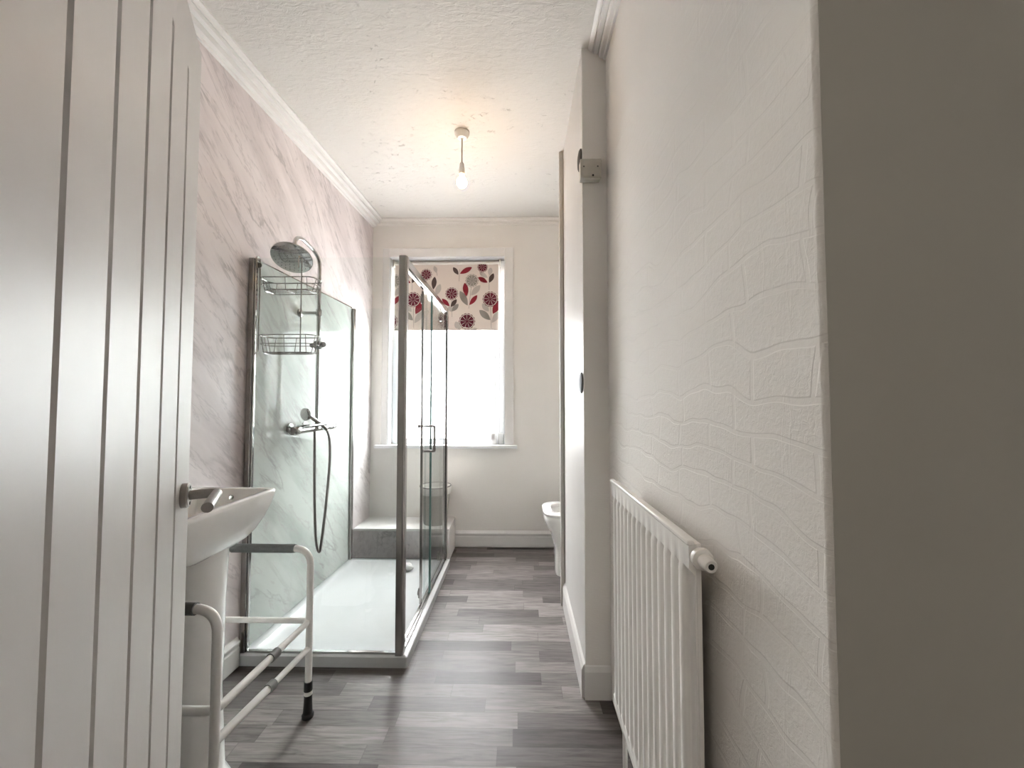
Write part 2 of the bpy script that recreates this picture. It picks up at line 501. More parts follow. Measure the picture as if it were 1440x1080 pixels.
# cornices
def cornice_profile(dx, dz):
    # (outwards, downwards) stepped cove
    return [(0,0),(dx,0),(dx,-0.010),(dx*0.86,-0.014),(dx*0.80,-0.022),(dx*0.72,-0.016),(dx*0.68,-dz*0.50),(dx*0.46,-dz*0.52),(dx*0.42,-dz*0.46),(dx*0.36,-dz*0.80),(dx*0.16,-dz*0.84),(dx*0.12,-dz),(0,-dz)]
pr = cornice_profile(0.095, 0.062)
b = B().sweep(None, [(XL(0.3)+a, 0.3, H+c) for a, c in pr], [(XL(YB)+a, YB, H+c) for a, c in pr])
struct('trim_1', b, 'white_satin', smooth=0, label='white coving above the marble effect wall', cat='coving')
pr2 = cornice_profile(0.045, 0.05)
b = B().sweep(None, [(XL(YB), YB-a, H+c) for a, c in pr2], [(RX, YB-a, H+c) for a, c in pr2])
struct('trim_2', b, 'wall', smooth=0, label='thin coving above the window wall', cat='coving')
pr3 = cornice_profile(0.075, 0.055)
b = B().sweep(None, [(XR(0.51)-a, 0.51, H+c) for a, c in pr3], [(XR(PY0)-a, PY0, H+c) for a, c in pr3])
struct('trim_3', b, 'white_satin', smooth=0, label='white coving above the embossed right wall', cat='coving')

# skirting boards: profile (outwards, up)
sk = [(0,0.006),(0.018,0.006),(0.018,0.088),(0.014,0.096),(0.014,0.104),(0.020,0.110),(0.020,0.118),(0.010,0.130),(0.006,0.136),(0,0.136)]
b = B().sweep(None, [(XL(0.3)+a, 0.3, c) for a, c in sk], [(XL(1.835)+a, 1.835, c) for a, c in sk])
struct('baseboard_left', b, 'white_gloss', smooth=0, label='white skirting board between basin and shower tray', cat='skirting board')
b = B().sweep(None, [(LX1_+0.014, YB-a, max(c, 0.011)) for a, c in sk], [(RX, YB-a, max(c, 0.011)) for a, c in sk])
struct('baseboard_back', b, 'white_satin', smooth=0, label='white skirting board below the window wall', cat='skirting board')
sk2 = [(0,0.0),(0.016,0.0),(0.016,0.110),(0.008,0.128),(0.0,0.136)]
b = B().sweep(None, [(PX-a, PY0, c) for a, c in sk2], [(PX-a, PY1-0.09, c) for a, c in sk2])
struct('baseboard_right', b, 'white_gloss', smooth=0, label='white skirting board along the closet wall', cat='skirting board')
b = B().sweep(None, [(PX-0.004, PY0-a*0.9, c) for a, c in sk2], [(XR(PY0)-0.001, PY0-a*0.9, c) for a, c in sk2])
struct('baseboard_end', b, 'white_satin', smooth=0, label='short skirting piece on the closet end by the radiator', cat='skirting board')
# closet face trims: architrave at the far edge, a cover strip
b = B().box(PX-0.018, PX, PY1-0.085, PY1+0.004, 0, H-0.001).box(PX-0.026, PX, PY1-0.10, PY1-0.082, 0, H-0.001)
struct('trim_4', b, 'white_gloss', bev=0.003, label='white architrave at the far edge of the closet wall', cat='architrave')
# painted wallpapered end panel of the closet
b = B().box(PX+0.001, XR(PY0)+0.02, PY0-0.003, PY0+0.01, 0.10, H-0.001)
struct('trim_5', b, 'wall', bev=0.001, label='off white papered end of the closet wall', cat='wall panel')

# ------------------------------------------------------------------ window
fy0, fy1 = YB+0.085, YB+0.145
b = B()
def frame(b, x0, x1, z0, z1, t, y0, y1, tb=None):
    tb = tb or t
    b.box(x0, x0+t, y0, y1, z0, z1).box(x1-t, x1, y0, y1, z0, z1)
    b.box(x0+t, x1-t, y0, y1, z0, z0+tb).box(x0+t, x1-t, y0, y1, z1-t, z1)
frame(b, WX0, WX1, WZ0, WZ1, 0.05, fy0, fy1)
win = struct('window_1', b, 'upvc', bev=0.004, label='white framed obscured glass window above the sill', cat='window')
b = B(); frame(b, WX0+0.051, WX1-0.051, WZ0+0.0, WZ1-0.051, 0.04, fy0-0.012, fy1-0.02, 0.045)
struct('sash', b, 'upvc', win, bev=0.005)
b = B().box(WX0+0.085, WX1-0.085, fy0+0.014, fy0+0.018, WZ0+0.04, WZ1-0.085)
struct('pane', b, 'frosted', win, smooth=0)
b = B(); g = (WX0+0.086, WX1-0.086, WZ0+0.041, WZ1-0.086)
t = 0.006
b.box(g[0], g[0]+t, fy0-0.013, fy0-0.002, g[2], g[3]).box(g[1]-t, g[1], fy0-0.013, fy0-0.002, g[2], g[3])
b.box(g[0], g[1], fy0-0.013, fy0-0.002, g[2], g[2]+t)
struct('glazing_gasket', b, 'grey_plastic', win, smooth=0)
b = B().box(WX1-0.082, WX1-0.062, fy0-0.022, fy0-0.012, 1.46, 1.53)
b.tube([(WX1-0.072, fy0-0.022, 1.50), (WX1-0.072, fy0-0.04, 1.50), (WX1-0.072, fy0-0.045, 1.43)], 0.007, 8)
struct('window_handle', b, 'white_plastic', win, bev=0.002)
# sill board
b = B().box(-1.203, -0.022, YB-0.045, YB-0.0005, WZ0-0.022, WZ0+0.004).box(WX0+0.001, WX1-0.001, YB-0.001, fy0, WZ0, WZ0+0.004)
struct('window_sill', b, 'upvc', win, bev=0.003)
# architrave round the opening
b = B()
b.box(-1.157, WX0, YB-0.014, YB-0.0005, WZ0+0.005, WZ1+0.072).box(WX1, -0.053, YB-0.014, YB-0.0005, WZ0+0.005, WZ1+0.072)
b.box(WX0, WX1, YB-0.014, YB-0.0005, WZ1, WZ1+0.072)
struct('window_architrave', b, 'white_satin', win, bev=0.003)
# white painted reveal lining
b = B()
b.box(WX0, WX0+0.006, YB-0.012, fy0, WZ0+0.004, WZ1).box(WX1-0.006, WX1, YB-0.012, fy0, WZ0+0.004, WZ1).box(WX0, WX1, YB-0.012, fy0, WZ1-0.006, WZ1)
struct('window_reveal', b, 'upvc', win, smooth=0)

# ------------------------------------------------------------------ roller blind with printed flowers
BX0, BX1, BZ0, BZ1, BY = -1.071, -0.181, 1.806, 2.378, YB+0.045
blind = thing('roller_blind', 'cream roller blind printed with maroon and grey flowers, half lowered over the window', 'blind', ((BX0+BX1)/2, BY, BZ0))
b = B().tube([(BX0-0.005, BY+0.016, 2.380), (BX1+0.005, BY+0.016, 2.380)], 0.019, 20)
obj('roller', b, 'white_plastic', blind)
for x in (BX0-0.016, BX1+0.006):
    b = B().box(x, x+0.010, BY-0.008, BY+0.038, 2.353, 2.414)
    obj('bracket', b, 'white_plastic', blind, bev=0.002)
b = B()
b.box(BX0, BX1, BY, BY+0.0012, BZ0, BZ1, 0)
b.box(BX0, BX1, BY-0.003, BY+0.005, BZ0-0.002, BZ0+0.014, 0)     # hem
FM = {'cream': 0, 'maroon': 1, 'red': 2, 'dark': 3, 'grey': 4, 'light': 5}
def fpos(zx, zy):       # lay-out of the print, measured across the cloth
    return (BX1 - (612 - zx)*0.001790, BZ0 + (453 - zy)*0.001790)
def clip_poly(poly):
    def cl(p, ins, inter):
        out = []
        for i in range(len(p)):
            a, c = p[i-1], p[i]
            if ins(c):
                if not ins(a): out.append(inter(a, c))
                out.append(c)
            elif ins(a): out.append(inter(a, c))
        return out
    def ix(v): return lambda a, c: (v, a[1] + (c[1]-a[1])*(v-a[0])/(c[0]-a[0]))
    def iz(v): return lambda a, c: (a[0] + (c[0]-a[0])*(v-a[1])/(c[1]-a[1]), v)
    for ins, it in ((lambda q: q[0] >= BX0, ix(BX0)), (lambda q: q[0] <= BX1, ix(BX1)), (lambda q: q[1] >= BZ0+0.001, iz(BZ0+0.001)), (lambda q: q[1] <= BZ1, iz(BZ1))):
        if len(poly) < 3: return []
        poly = cl(poly, ins, it)
    return poly
def patch(poly, lay, mi):
    poly = clip_poly(poly)
    if len(poly) < 3: return
    y = BY - 0.0004*lay - (0.003 if False else 0)
    ys = [y]
    f = b._face([b.bm.verts.new((x, y - (0.0035 if z < BZ0+0.0145 else 0), z)) for x, z in poly], mi)
S_ = 0.001790
def flower(zx, zy, r, col='maroon', stem=None, halo='light'):
    cx, cz = fpos(zx, zy); r *= S_
    if stem:
        ex, ez = fpos(*stem); d = Vector((ex-cx, ez-cz)); nn = Vector((-d.y, d.x)).normalized()*0.0022
        patch([(cx+nn.x, cz+nn.y), (cx-nn.x, cz-nn.y), (ex-nn.x*.6, ez-nn.y*.6), (ex+nn.x*.6, ez+nn.y*.6)], 1, FM['grey'])
    n = 40
    def ring(rad, lob=0.0, k=14): return [(cx + (rad*(1+lob*math.cos(k*2*PI*i/n*1.0)))*math.cos(2*PI*i/n), cz + (rad*(1+lob*math.cos(k*2*PI*i/n)))*math.sin(2*PI*i/n)) for i in range(n)]
    patch(ring(r*1.0, 0.05), 2, FM[col])
    patch(ring(r*0.93), 3, FM['cream'])
    patch(ring(r*0.85), 4, FM[col])
    for k in range(9):
        a = 2*PI*k/9 + 0.2
        u = Vector((math.cos(a), math.sin(a))); v = Vector((-u.y, u.x))
        p = [u*r*0.15 + v*r*0.008, u*r*0.78 + v*r*0.028, u*r*0.78 - v*r*0.028, u*r*0.15 - v*r*0.008]
        patch([(cx+q.x, cz+q.y) for q in p], 5, FM['cream'])
def leaf(zx, zy, ln, wd, ang, col, lay=2):
    """zx,zy = centre, ang = degrees from upright, clockwise"""
    cx, cz = fpos(zx, zy); a = math.radians(ang); u = Vector((math.sin(a), math.cos(a))); v = Vector((u.y, -u.x))
    ln *= S_; wd *= S_; L = []; R = []
    for i in range(13):
        t = i/12; wv = math.sin(PI*t)**0.8*wd/2*(1+0.25*(t-0.5))
        q = u*(t-0.5)*ln
        L.append((cx+q.x+v.x*wv, cz+q.y+v.y*wv)); R.append((cx+q.x-v.x*wv, cz+q.y-v.y*wv))
    patch(L + R[::-1][1:-1], lay, FM[col])
def stem(a, c):
    x0, z0 = fpos(*a); x1, z1 = fpos(*c); d = Vector((x1-x0, z1-z0)); nn = Vector((-d.y, d.x)).normalized()*0.0016
    patch([(x0+nn.x, z0+nn.y), (x0-nn.x, z0-nn.y), (x1-nn.x, z1-nn.y), (x1+nn.x, z1+nn.y)], 1, FM['grey'])
for ox in (0, -370):
    flower(203+370+ox, 305, 36, 'maroon', (207+371+ox, 445))
    leaf(603+ox, 342, 75, 34, 28, 'red', 1.5); leaf(547+ox, 381, 72, 30, -48, 'grey', 1.2); leaf(600+ox, 390, 70, 28, 35, 'light', 1.2); leaf(550+ox, 345, 50, 26, -40, 'light', 1.1)
    flower(535+ox, 150, 24, 'maroon'); stem((567+ox, 190), (567+ox, 262))
    leaf(537+ox, 212, 52, 22, -60, 'red'); leaf(540+ox, 188, 48, 20, -55, 'light'); leaf(578+ox, 203, 50, 22, 25, 'dark'); leaf(572+ox, 172, 40, 22, 10, 'light')
    flower(485+ox, 215, 31, 'grey', (470+ox, 350))
    leaf(455+ox, 258, 66, 26, -8, 'red'); leaf(503+ox, 262, 66, 28, 42, 'light', 1.3); leaf(446+ox, 300, 80, 30, -28, 'grey', 1.4); leaf(492+ox, 309, 60, 22, 38, 'red', 1.6)
    flower(462+ox, 411, 38, 'maroon'); leaf(418+ox, 432, 46, 30, -30, 'light', 1.1); leaf(492+ox, 455, 40, 20, 60, 'grey', 1.1)
    flower(388+ox, 278, 30, 'maroon', (390+ox, 390))
    leaf(360+ox, 320, 52, 20, -45, 'red'); leaf(398+ox, 323, 46, 20, 38, 'dark'); leaf(405+ox, 345, 48, 22, 42, 'grey', 1.3); leaf(382+ox, 352, 30, 20, -30, 'light', 1.1)
    leaf(303+ox, 226, 62, 24, 6, 'dark'); leaf(323+ox, 258, 58, 26, 20, 'light'); stem((312+ox, 262), (308+ox, 300))
    flower(265+ox, 185, 27, 'maroon', (268+ox, 250)); leaf(309+ox, 160, 36, 18, -20, 'light'); stem((312+ox, 150), (318+ox, 190))
    leaf(407+ox, 168, 44, 20, -35, 'dark'); leaf(456+ox, 166, 66, 24, 62, 'red'); stem((425+ox, 160), (423+ox, 218))
obj('fabric', b, ['f_cream', 'f_maroon', 'f_red', 'f_dark', 'f_grey', 'f_light'], blind, smooth=0)

# ------------------------------------------------------------------ low boxing behind the shower
LX1, LY0, LZ = -0.545, 3.03, 0.225
b = B().prism([(XL(LY0)+0.001, LY0), (LX1, LY0), (LX1, YB), (XL(YB)+0.001, YB)], 0, LZ)
lb = struct('trim_6', b, 'marble', bev=0.002, label='low marble effect boxed ledge between shower and window wall', cat='boxing')
b = B().prism([(XL(LY0)+0.001, LY0-0.012), (LX1+0.012, LY0-0.012), (LX1+0.012, YB), (XL(YB)+0.001, YB)], LZ, LZ+0.018)
b.box(LX1, LX1+0.012, LY0-0.012, YB, 0.0, LZ)
struct('ledge_top', b, 'white_satin', lb, bev=0.002)

# ------------------------------------------------------------------ waste bin on ledge
bc = (-0.668, 3.17)
bn = thing('waste_bin', 'round taupe waste bin with dark rim standing on the boxed ledge', 'bin', (bc[0], bc[1], LZ+0.018))
z0 = LZ+0.018
b = B(); b.lathe((bc[0], bc[1], z0), (0,0,1), [(0,0.0),(0,0.088),(0.01,0.092),(0.23,0.112),(0.262,0.116),(0.262,0.110),(0.02,0.086),(0.018,0.0)], 32)
obj('bin_body', b, 'bin', bn)
b = B(); b.lathe((bc[0], bc[1], z0), (0,0,1), [(0.235,0.114),(0.235,0.120),(0.285,0.124),(0.292,0.120),(0.292,0.114),(0.264,0.110)], 32)
obj('rim', b, 'white_plastic', bn)
b = B(); b.tube([(bc[0]+0.121*math.cos(2*PI*i/40), bc[1]+0.121*math.sin(2*PI*i/40), z0+0.293) for i in range(40)], 0.004, 8, closed=True)
obj('rim_edge', b, 'bin_rim', bn)

# ------------------------------------------------------------------ shower tray
TX1, TY0, TY1, TZ = -0.512, 1.842, 2.955, 0.05
tr = thing('shower_tray', 'low white rectangular shower tray on the grey floor', 'shower tray', (-0.89, 2.36, 0))
def tl(inset, z, r=0.02):
    x0a, x0b = XL(TY0)+0.002+inset, XL(TY1)+0.002+inset
    lp = rrect(0, 1, TY0+inset, TY1-inset, r, z)
    out = []
    for (u, y, zz) in rrect(XL(2.36)+0.003+inset, TX1-inset, TY0+inset, TY1-inset, r, z):
        out.append((u if u > -0.9 else u + 0.032*(y-2.36), y, zz))
    return out
b = B(); b.loft([tl(0, 0.0, .008), tl(0, TZ-0.004, .008), tl(0.004, TZ, .01), tl(0.045, TZ, .02), tl(0.052, TZ-0.004, .03), tl(0.075, 0.026, .05), tl(0.30, 0.023, .06)], cap0=True)
obj('tray_body', b, 'acrylic', tr, smooth=40)

# ------------------------------------------------------------------ shower enclosure
GY, GX, GZ1 = 1.865, -0.552, 1.895
YE = 2.932
en = thing('shower_enclosure', 'clear glass shower enclosure with chrome corner posts and half open sliding door', 'shower enclosure', (-0.545, 2.36, TZ))
b = B().box(XL(GY)+0.034, GX-0.016, GY-0.003, GY+0.003, TZ+0.008, GZ1)
obj('front_glass', b, 'glass', en, smooth=0)
b = B().box(XL(GY)+0.002, XL(GY)+0.028, GY-0.014, GY+0.014, TZ, GZ1)
obj('wall_profile', b, 'aluminium', en, bev=0.003)
b = B().box(XL(GY)+0.028, XL(GY)+0.036, GY-0.008, GY+0.008, TZ, GZ1)
obj('glazing_channel', b, 'chrome', en, bev=0.002)
b = B().prism([(GX-0.018, GY-0.02), (GX+0.012, GY-0.02), (GX+0.020, GY-0.012), (GX+0.020, GY+0.018), (GX-0.018, GY+0.018)], TZ, GZ1+0.004)
obj('corner_post', b, 'aluminium', en, bev=0.003)
b = B().box(XL(GY)+0.03, GX-0.018, GY-0.007, GY+0.007, TZ, TZ+0.009)
obj('bottom_seal', b, 'chrome', en, smooth=0)
# side: rails, fixed pane, sliding door
b = B().box(GX-0.018, GX+0.018, GY+0.018, YE, GZ1-0.038, GZ1).box(GX-0.010, GX+0.010, GY+0.018, YE, GZ1-0.046, GZ1-0.038)
obj('top_rail', b, 'chrome', en, bev=0.004)
b = B().box(GX-0.016, GX+0.016, GY+0.018, YE, TZ, TZ+0.010).box(GX-0.002, GX+0.004, GY+0.018, YE, TZ+0.01, TZ+0.018)
obj('bottom_rail', b, 'aluminium', en, bev=0.002)
b = B().box(GX+0.007, GX+0.012, 2.43, YE-0.014, TZ+0.01, GZ1-0.038)
obj('fixed_glass', b, 'glass', en, smooth=0)
b = B().box(GX+0.004, GX+0.015, 2.422, 2.432, TZ+0.01, GZ1-0.04)
obj('glass_edge', b, 'glass_edge', en, smooth=0)
b = B().box(GX-0.012, GX+0.020, YE-0.014, YE+0.014, TZ, GZ1)
obj('far_post', b, 'aluminium', en, bev=0.003)
b = B().box(GX-0.013, GX-0.007, 2.290, 2.875, TZ+0.022, GZ1-0.05)
sd = obj('sliding_door', b, 'glass', en, smooth=0)
b = B().box(GX-0.016, GX-0.004, 2.278, 2.292, TZ+0.015, GZ1-0.05)
obj('door_seal', b, 'aluminium', sd, smooth=0)
for y, z in ((2.32, TZ+0.06), (2.85, TZ+0.06), (2.32, GZ1-0.085), (2.85, GZ1-0.085)):
    b = B().lathe((GX-0.034, y, z), (1,0,0), [(0,0),(0,0.016),(0.010,0.018),(0.020,0.016),(0.020,0)], 16).box(GX-0.03, GX-0.014, y-0.012, y+0.012, z-0.028, z+0.028)
    obj('roller', b, 'steel', sd, bev=0.001)
hz0, hz1 = 0.915, 1.06
b = B()
b.tube(fillet([(GX-0.008, 2.335, hz1), (GX+0.052, 2.335, hz1), (GX+0.052, 2.335, hz0), (GX-0.008, 2.335, hz0)], 0.006), 0.0075, 10)
b.lathe((GX-0.045, 2.335, hz1), (1,0,0), [(0,0),(0,0.010),(0.008,0.012),(0.012,0.007),(0.035,0.006),(0.035,0)], 14)
b.lathe((GX-0.022, 2.335, hz0), (1,0,0), [(0,0),(0,0.010),(0.010,0.010),(0.010,0)], 14)
obj('door_handle', b, 'steel', sd)
# far end pane and the green tinted pane on the wall
b = B().box(XL(YE)+0.03, GX-0.012, YE-0.003, YE+0.003, TZ+0.008, GZ1)
obj('end_glass', b, 'glass', en, smooth=0)
b = B().box(XL(YE)+0.004, XL(YE)+0.032, YE-0.016, YE+0.012, TZ, GZ1-0.002)
obj('wall_profile', b, 'aluminium', en, bev=0.003)
b = B().prism([(XL(1.89)+0.003, 1.89), (XL(1.89)+0.013, 1.89), (XL(YE)+0.013, YE-0.018), (XL(YE)+0.003, YE-0.018)], TZ+0.004, GZ1)
obj('back_panel', b, 'marble_gloss', en, smooth=0)['label'] = 'glossy green tinted marble effect panel against the wall'
b = B().prism([(XL(1.89)+0.003, 1.89), (XL(1.89)+0.015, 1.89), (XL(YE)+0.015, YE-0.018), (XL(YE)+0.003, YE-0.018)], GZ1, GZ1+0.006)
obj('back_panel_cap', b, 'chrome', en, smooth=0)
b = B().box(XL(YE)+0.03, GX-0.012, YE-0.006, YE+0.006, TZ, TZ+0.009)
obj('bottom_seal', b, 'chrome', en, smooth=0)

# ------------------------------------------------------------------ shower set (riser, head, valve, hose)
RXs, RY = -1.155, 2.25
sh = thing('shower_mixer', 'chrome bar shower mixer with riser rail, round overhead rose and hand spray', 'shower', (-1.2, RY, 1.05))
pw = XL(2.25)+0.015
b = B().tube([(-1.165, 2.07, 1.055), (-1.165, 2.43, 1.055)], [0.021]*2, 18)
b.lathe((-1.165, 2.02, 1.055), (0,1,0), [(0,0),(0,0.020),(0.012,0.024),(0.050,0.024),(0.055,0.019),(0.06,0)], 20)
b.lathe((-1.165, 2.425, 1.055), (0,1,0), [(0,0),(0.0,0.019),(0.006,0.024),(0.045,0.024),(0.055,0.018),(0.055,0)], 20)
for y in (2.175, 2.325):
    b.tube([(pw, y, 1.055), (-1.17, y, 1.055)], 0.013, 12); b.lathe((pw, y, 1.055), (1,0,0), [(0,0),(0,0.032),(0.008,0.030),(0.012,0.014),(0.012,0)], 20)
b.box(-1.19, -1.115, 2.11, 2.40, 1.076, 1.081)
obj('thermostatic_valve', b, 'chrome', sh)
b = B()
b.tube(fillet([(RXs, RY, 1.07), (RXs, RY, 2.020), (-1.158, 2.19, 2.055), (-1.160, 2.06, 2.075), (-1.152, 1.995, 2.045), (-1.150, 1.975, 1.965)], 0.05, 8), 0.0105, 14)
obj('riser_rail', b, 'chrome', sh)
b = B().tube([(pw, RY, 1.715), (RXs, RY, 1.715)], 0.009, 12).lathe((pw, RY, 1.715), (1,0,0), [(0,0),(0,0.024),(0.010,0.022),(0.014,0.010),(0.014,0)], 20)
b.lathe((RXs, RY, 1.697), (0,0,1), [(0,0),(0,0.016),(0.036,0.016),(0.036,0)], 16)
obj('wall_bracket', b, 'chrome', sh)
# overhead rose
hc = Vector((-1.146, 1.960, 1.935)); hn = Vector((0.10, -0.50, -0.86)).normalized()
b = B().lathe(hc, hn, [(-0.045,0),(-0.045,0.013),(-0.012,0.016),(-0.006,0.040),(0.0,0.088),(0.004,0.096),(0.010,0.096),(0.012,0.092),(0.012,0)], 40)
hd = obj('overhead_rose', b, 'chrome', sh)
u = hn.orthogonal().normalized(); v = hn.cross(u); b = B()
for rr, n in ((0.022, 7), (0.042, 13), (0.061, 18), (0.079, 24)):
    for k in range(n):
        a = 2*PI*k/n + rr*30
        b.lathe(hc + hn*0.0121 + (u*math.cos(a)+v*math.sin(a))*rr, hn, [(0,0.0027),(0.0016,0.0022),(0.0016,0)], 6)
obj('nozzles', b, 'grey_plastic', hd)
b = B().lathe((RXs, RY-0.0, 1.505), (0,0,1), [(0,0),(0,0.017),(0.006,0.021),(0.040,0.021),(0.046,0.017),(0.046,0)], 18)
b.lathe((RXs+0.05, RY-0.03, 1.528), Vector((-1,0.4,0)), [(0,0),(0,0.014),(0.008,0.016),(0.10,0.013),(0.10,0)], 14)
obj('rail_slider', b, 'grey_plastic', sh)
# hand spray resting in a low clip
b = B().tube([(-1.175, 2.20, 1.125), (-1.160, 2.232, 1.105), (-1.135, 2.26, 1.075), (-1.115, 2.28, 1.045)], [0.013, 0.011, 0.011, 0.012], 12)
b.lathe((-1.182, 2.185, 1.135), Vector((-0.35, -0.75, -0.1)), [(-0.018,0),(-0.016,0.018),(-0.004,0.034),(0.008,0.036),(0.012,0.032),(0.013,0)], 24)
obj('hand_spray', b, 'chrome', sh)
def bez(P, n=40):
    out = []
    for s in range(n+1):
        q = [Vector(p) for p in P]; t = s/n
        while len(q) > 1: q = [q[i]*(1-t)+q[i+1]*t for i in range(len(q)-1)]
        out.append(tuple(q[0]))
    return out
b = B().tube(bez([(-1.115, 2.28, 1.045), (-1.085, 2.31, 1.00), (-1.095, 2.30, 0.8), (-1.120, 2.27, 0.45), (-1.127, 2.27, 0.40), (-1.130, 2.265, 0.36)], 24)[:-1]
           + bez([(-1.130, 2.265, 0.36), (-1.134, 2.262, 0.345), (-1.157, 2.255, 0.37), (-1.150, 2.245, 0.45), (-1.165, 2.25, 0.7), (-1.165, 2.25, 1.035)], 24), 0.0075, 10)
obj('hose', b, 'steel', sh)

# ------------------------------------------------------------------ wire caddy hanging on the front glass
cd = thing('shower_caddy', 'two tier chrome wire caddy hooked over the front shower glass', 'shower caddy', (-1.09, 1.88, 1.42))
cx0, cx1, cy0, cy1 = XL(1.89)+0.023, -1.000, 1.884, 1.995
for zt, hb in ((1.811, 0.062), (1.530, 0.085)):
    b = B()
    def rim(z, ins, r):
        return rrect(cx0+ins, cx1-ins, cy0+ins*0.4, cy1-ins, 0.035, z, 5)
    b.tube(rim(zt, 0, 0), 0.0028, 8, closed=True)
    b.tube(rim(zt-hb*0.5, 0.004, 0), 0.0020, 8, closed=True)
    b.tube(rim(zt-hb, 0.018, 0), 0.0028, 8, closed=True)
    k = 15
    for i in range(k):
        x = cx0+0.03 + (cx1-cx0-0.06)*i/(k-1)
        if i % 7 == 0:
            b.tube(fillet([(x, cy0, zt), (x, cy0+0.008, zt-hb), (x, cy1-0.018, zt-hb), (x, cy1, zt)], 0.01, 4), 0.0016, 6)
    for y in (cy0+0.035, cy0+0.062, cy0+0.088):
        b.tube(fillet([(cx0, y, zt), (cx0+0.018, y, zt-hb), (cx1-0.018, y, zt-hb), (cx1, y, zt)], 0.012, 4), 0.0018, 6)
    obj('basket', b, 'wire', cd)
for x in (-1.255, -1.052):
    b = B().tube(fillet([(x, 1.853, 1.845), (x, 1.853, GZ1+0.007), (x, 1.880, GZ1+0.007), (x, 1.880, 1.446)], 0.010, 5), 0.003, 8)
    obj('hanger_wire', b, 'wire', cd)
b = B().lathe((-1.255, 1.8705, 1.862), (0,1,0), [(0,0),(0,0.014),(0.004,0.012),(0.010,0.006),(0.010,0)], 16)
obj('suction_pad', b, 'grey_plastic', cd)

# ------------------------------------------------------------------ cloth in the tray
b = B()
n = 14; loops = []
for j in range(7):
    t = j/6; rr = 0.034*math.sin(PI*(0.12+0.76*(1-t)))*(1 if j < 6 else 0.2) 
    loops.append([(-0.776 + rr*1.2*math.cos(2*PI*i/n)*(1+0.16*math.sin(5*2*PI*i/n+j)) - 0.02*t, 2.81 + rr*math.sin(2*PI*i/n)*(1+0.18*math.cos(4*2*PI*i/n+j*2)), 0.025+0.050*t + 0.006*math.sin(3*2*PI*i/n+j)*t) for i in range(n)])
b.loft(loops)
o = obj('cloth', b, 'cloth', smooth=180, loc=(-0.776, 2.81, 0.024))
tag(o, 'small crumpled white cloth lying in the shower tray', 'cloth')

# ------------------------------------------------------------------ candles on the sill
zs = WZ0+0.0045
for (x, y, rr, hh, lab) in ((-0.226, YB+0.03, 0.034, 0.095, 'short white cylindrical pot at the right end of the window sill, nearer the pane centre'),
                            (-0.160, YB+0.045, 0.026, 0.095, 'slim white cylindrical pot in the right corner of the window sill')):
    p = thing('pot', lab, 'pot', (x, y, zs), 'white pots on the window sill')
    b = B().lathe((x, y, zs), (0,0,1), [(0,0),(0,rr*0.96),(0.003,rr),(hh-0.003,rr),(hh,rr*0.95),(hh,rr*0.82),(hh-0.008,rr*0.8),(hh-0.010,0)], 28)
    obj('pot_body', b, 'candle', p)

# ------------------------------------------------------------------ toilet
ty = 2.885
tt = thing('toilet', 'white toilet with open seat, half hidden behind the closet wall', 'toilet', (0.55, ty, 0))
def dloop(tip, w, z, back, n=20, cy=ty, p=4.0):
    tip += 0.018; z *= 0.965
    out = []; a_ = min(0.24, w*1.2)
    for i in range(n+1):
        a = PI/2 + PI*i/n
        c, s = math.cos(a), math.sin(a)
        out.append((tip + a_ + a_*math.copysign(abs(c)**(2/p), c), cy + w*math.copysign(abs(s)**(2/p), s), z))
    out.append((back, cy-w, z)); out.append((back, cy+w, z))
    return out
L = [dloop(0.232, 0.105, 0.0, 0.76), dloop(0.228, 0.108, 0.02, 0.76), dloop(0.230, 0.102, 0.12, 0.76), dloop(0.226, 0.106, 0.19, 0.76), dloop(0.212, 0.122, 0.245, 0.76),
     dloop(0.192, 0.150, 0.315, 0.76), dloop(0.163, 0.172, 0.36, 0.76), dloop(0.150, 0.181, 0.40, 0.76), dloop(0.149, 0.183, 0.425, 0.76), dloop(0.155, 0.178, 0.432, 0.755),
     dloop(0.20, 0.135, 0.432, 0.60), dloop(0.215, 0.12, 0.40, 0.58), dloop(0.26, 0.08, 0.28, 0.50)]
b = B().loft(L); obj('pan', b, 'ceramic', tt, smooth=50)
L = [dloop(0.147, 0.184, 0.435, 0.66), dloop(0.143, 0.188, 0.440, 0.66), dloop(0.143, 0.188, 0.453, 0.66), dloop(0.150, 0.181, 0.459, 0.655), dloop(0.205, 0.125, 0.459, 0.57), dloop(0.210, 0.120, 0.452, 0.565), dloop(0.210, 0.120, 0.437, 0.565), dloop(0.147, 0.184, 0.435, 0.66)]
b = B().loft(L, False, False); obj('seat', b, 'ceramic', tt, smooth=50)
b = B().box(0.70, 0.722, ty-0.18, ty+0.18, 0.47, 0.86); obj('lid', b, 'ceramic', tt, bev=0.01, seg=3)
b = B().box(0.765, 0.947, ty-0.19, ty+0.19, 0.42, 0.80); ci = obj('cistern', b, 'ceramic', tt, bev=0.02, seg=3)
b = B().box(0.755, 0.947, ty-0.20, ty+0.20, 0.80, 0.83); b.lathe((0.86, ty, 0.83), (0,0,1), [(0,0),(0,0.022),(0.006,0.020),(0.006,0)], 20); obj('cistern_lid', b, 'ceramic', tt, bev=0.008)

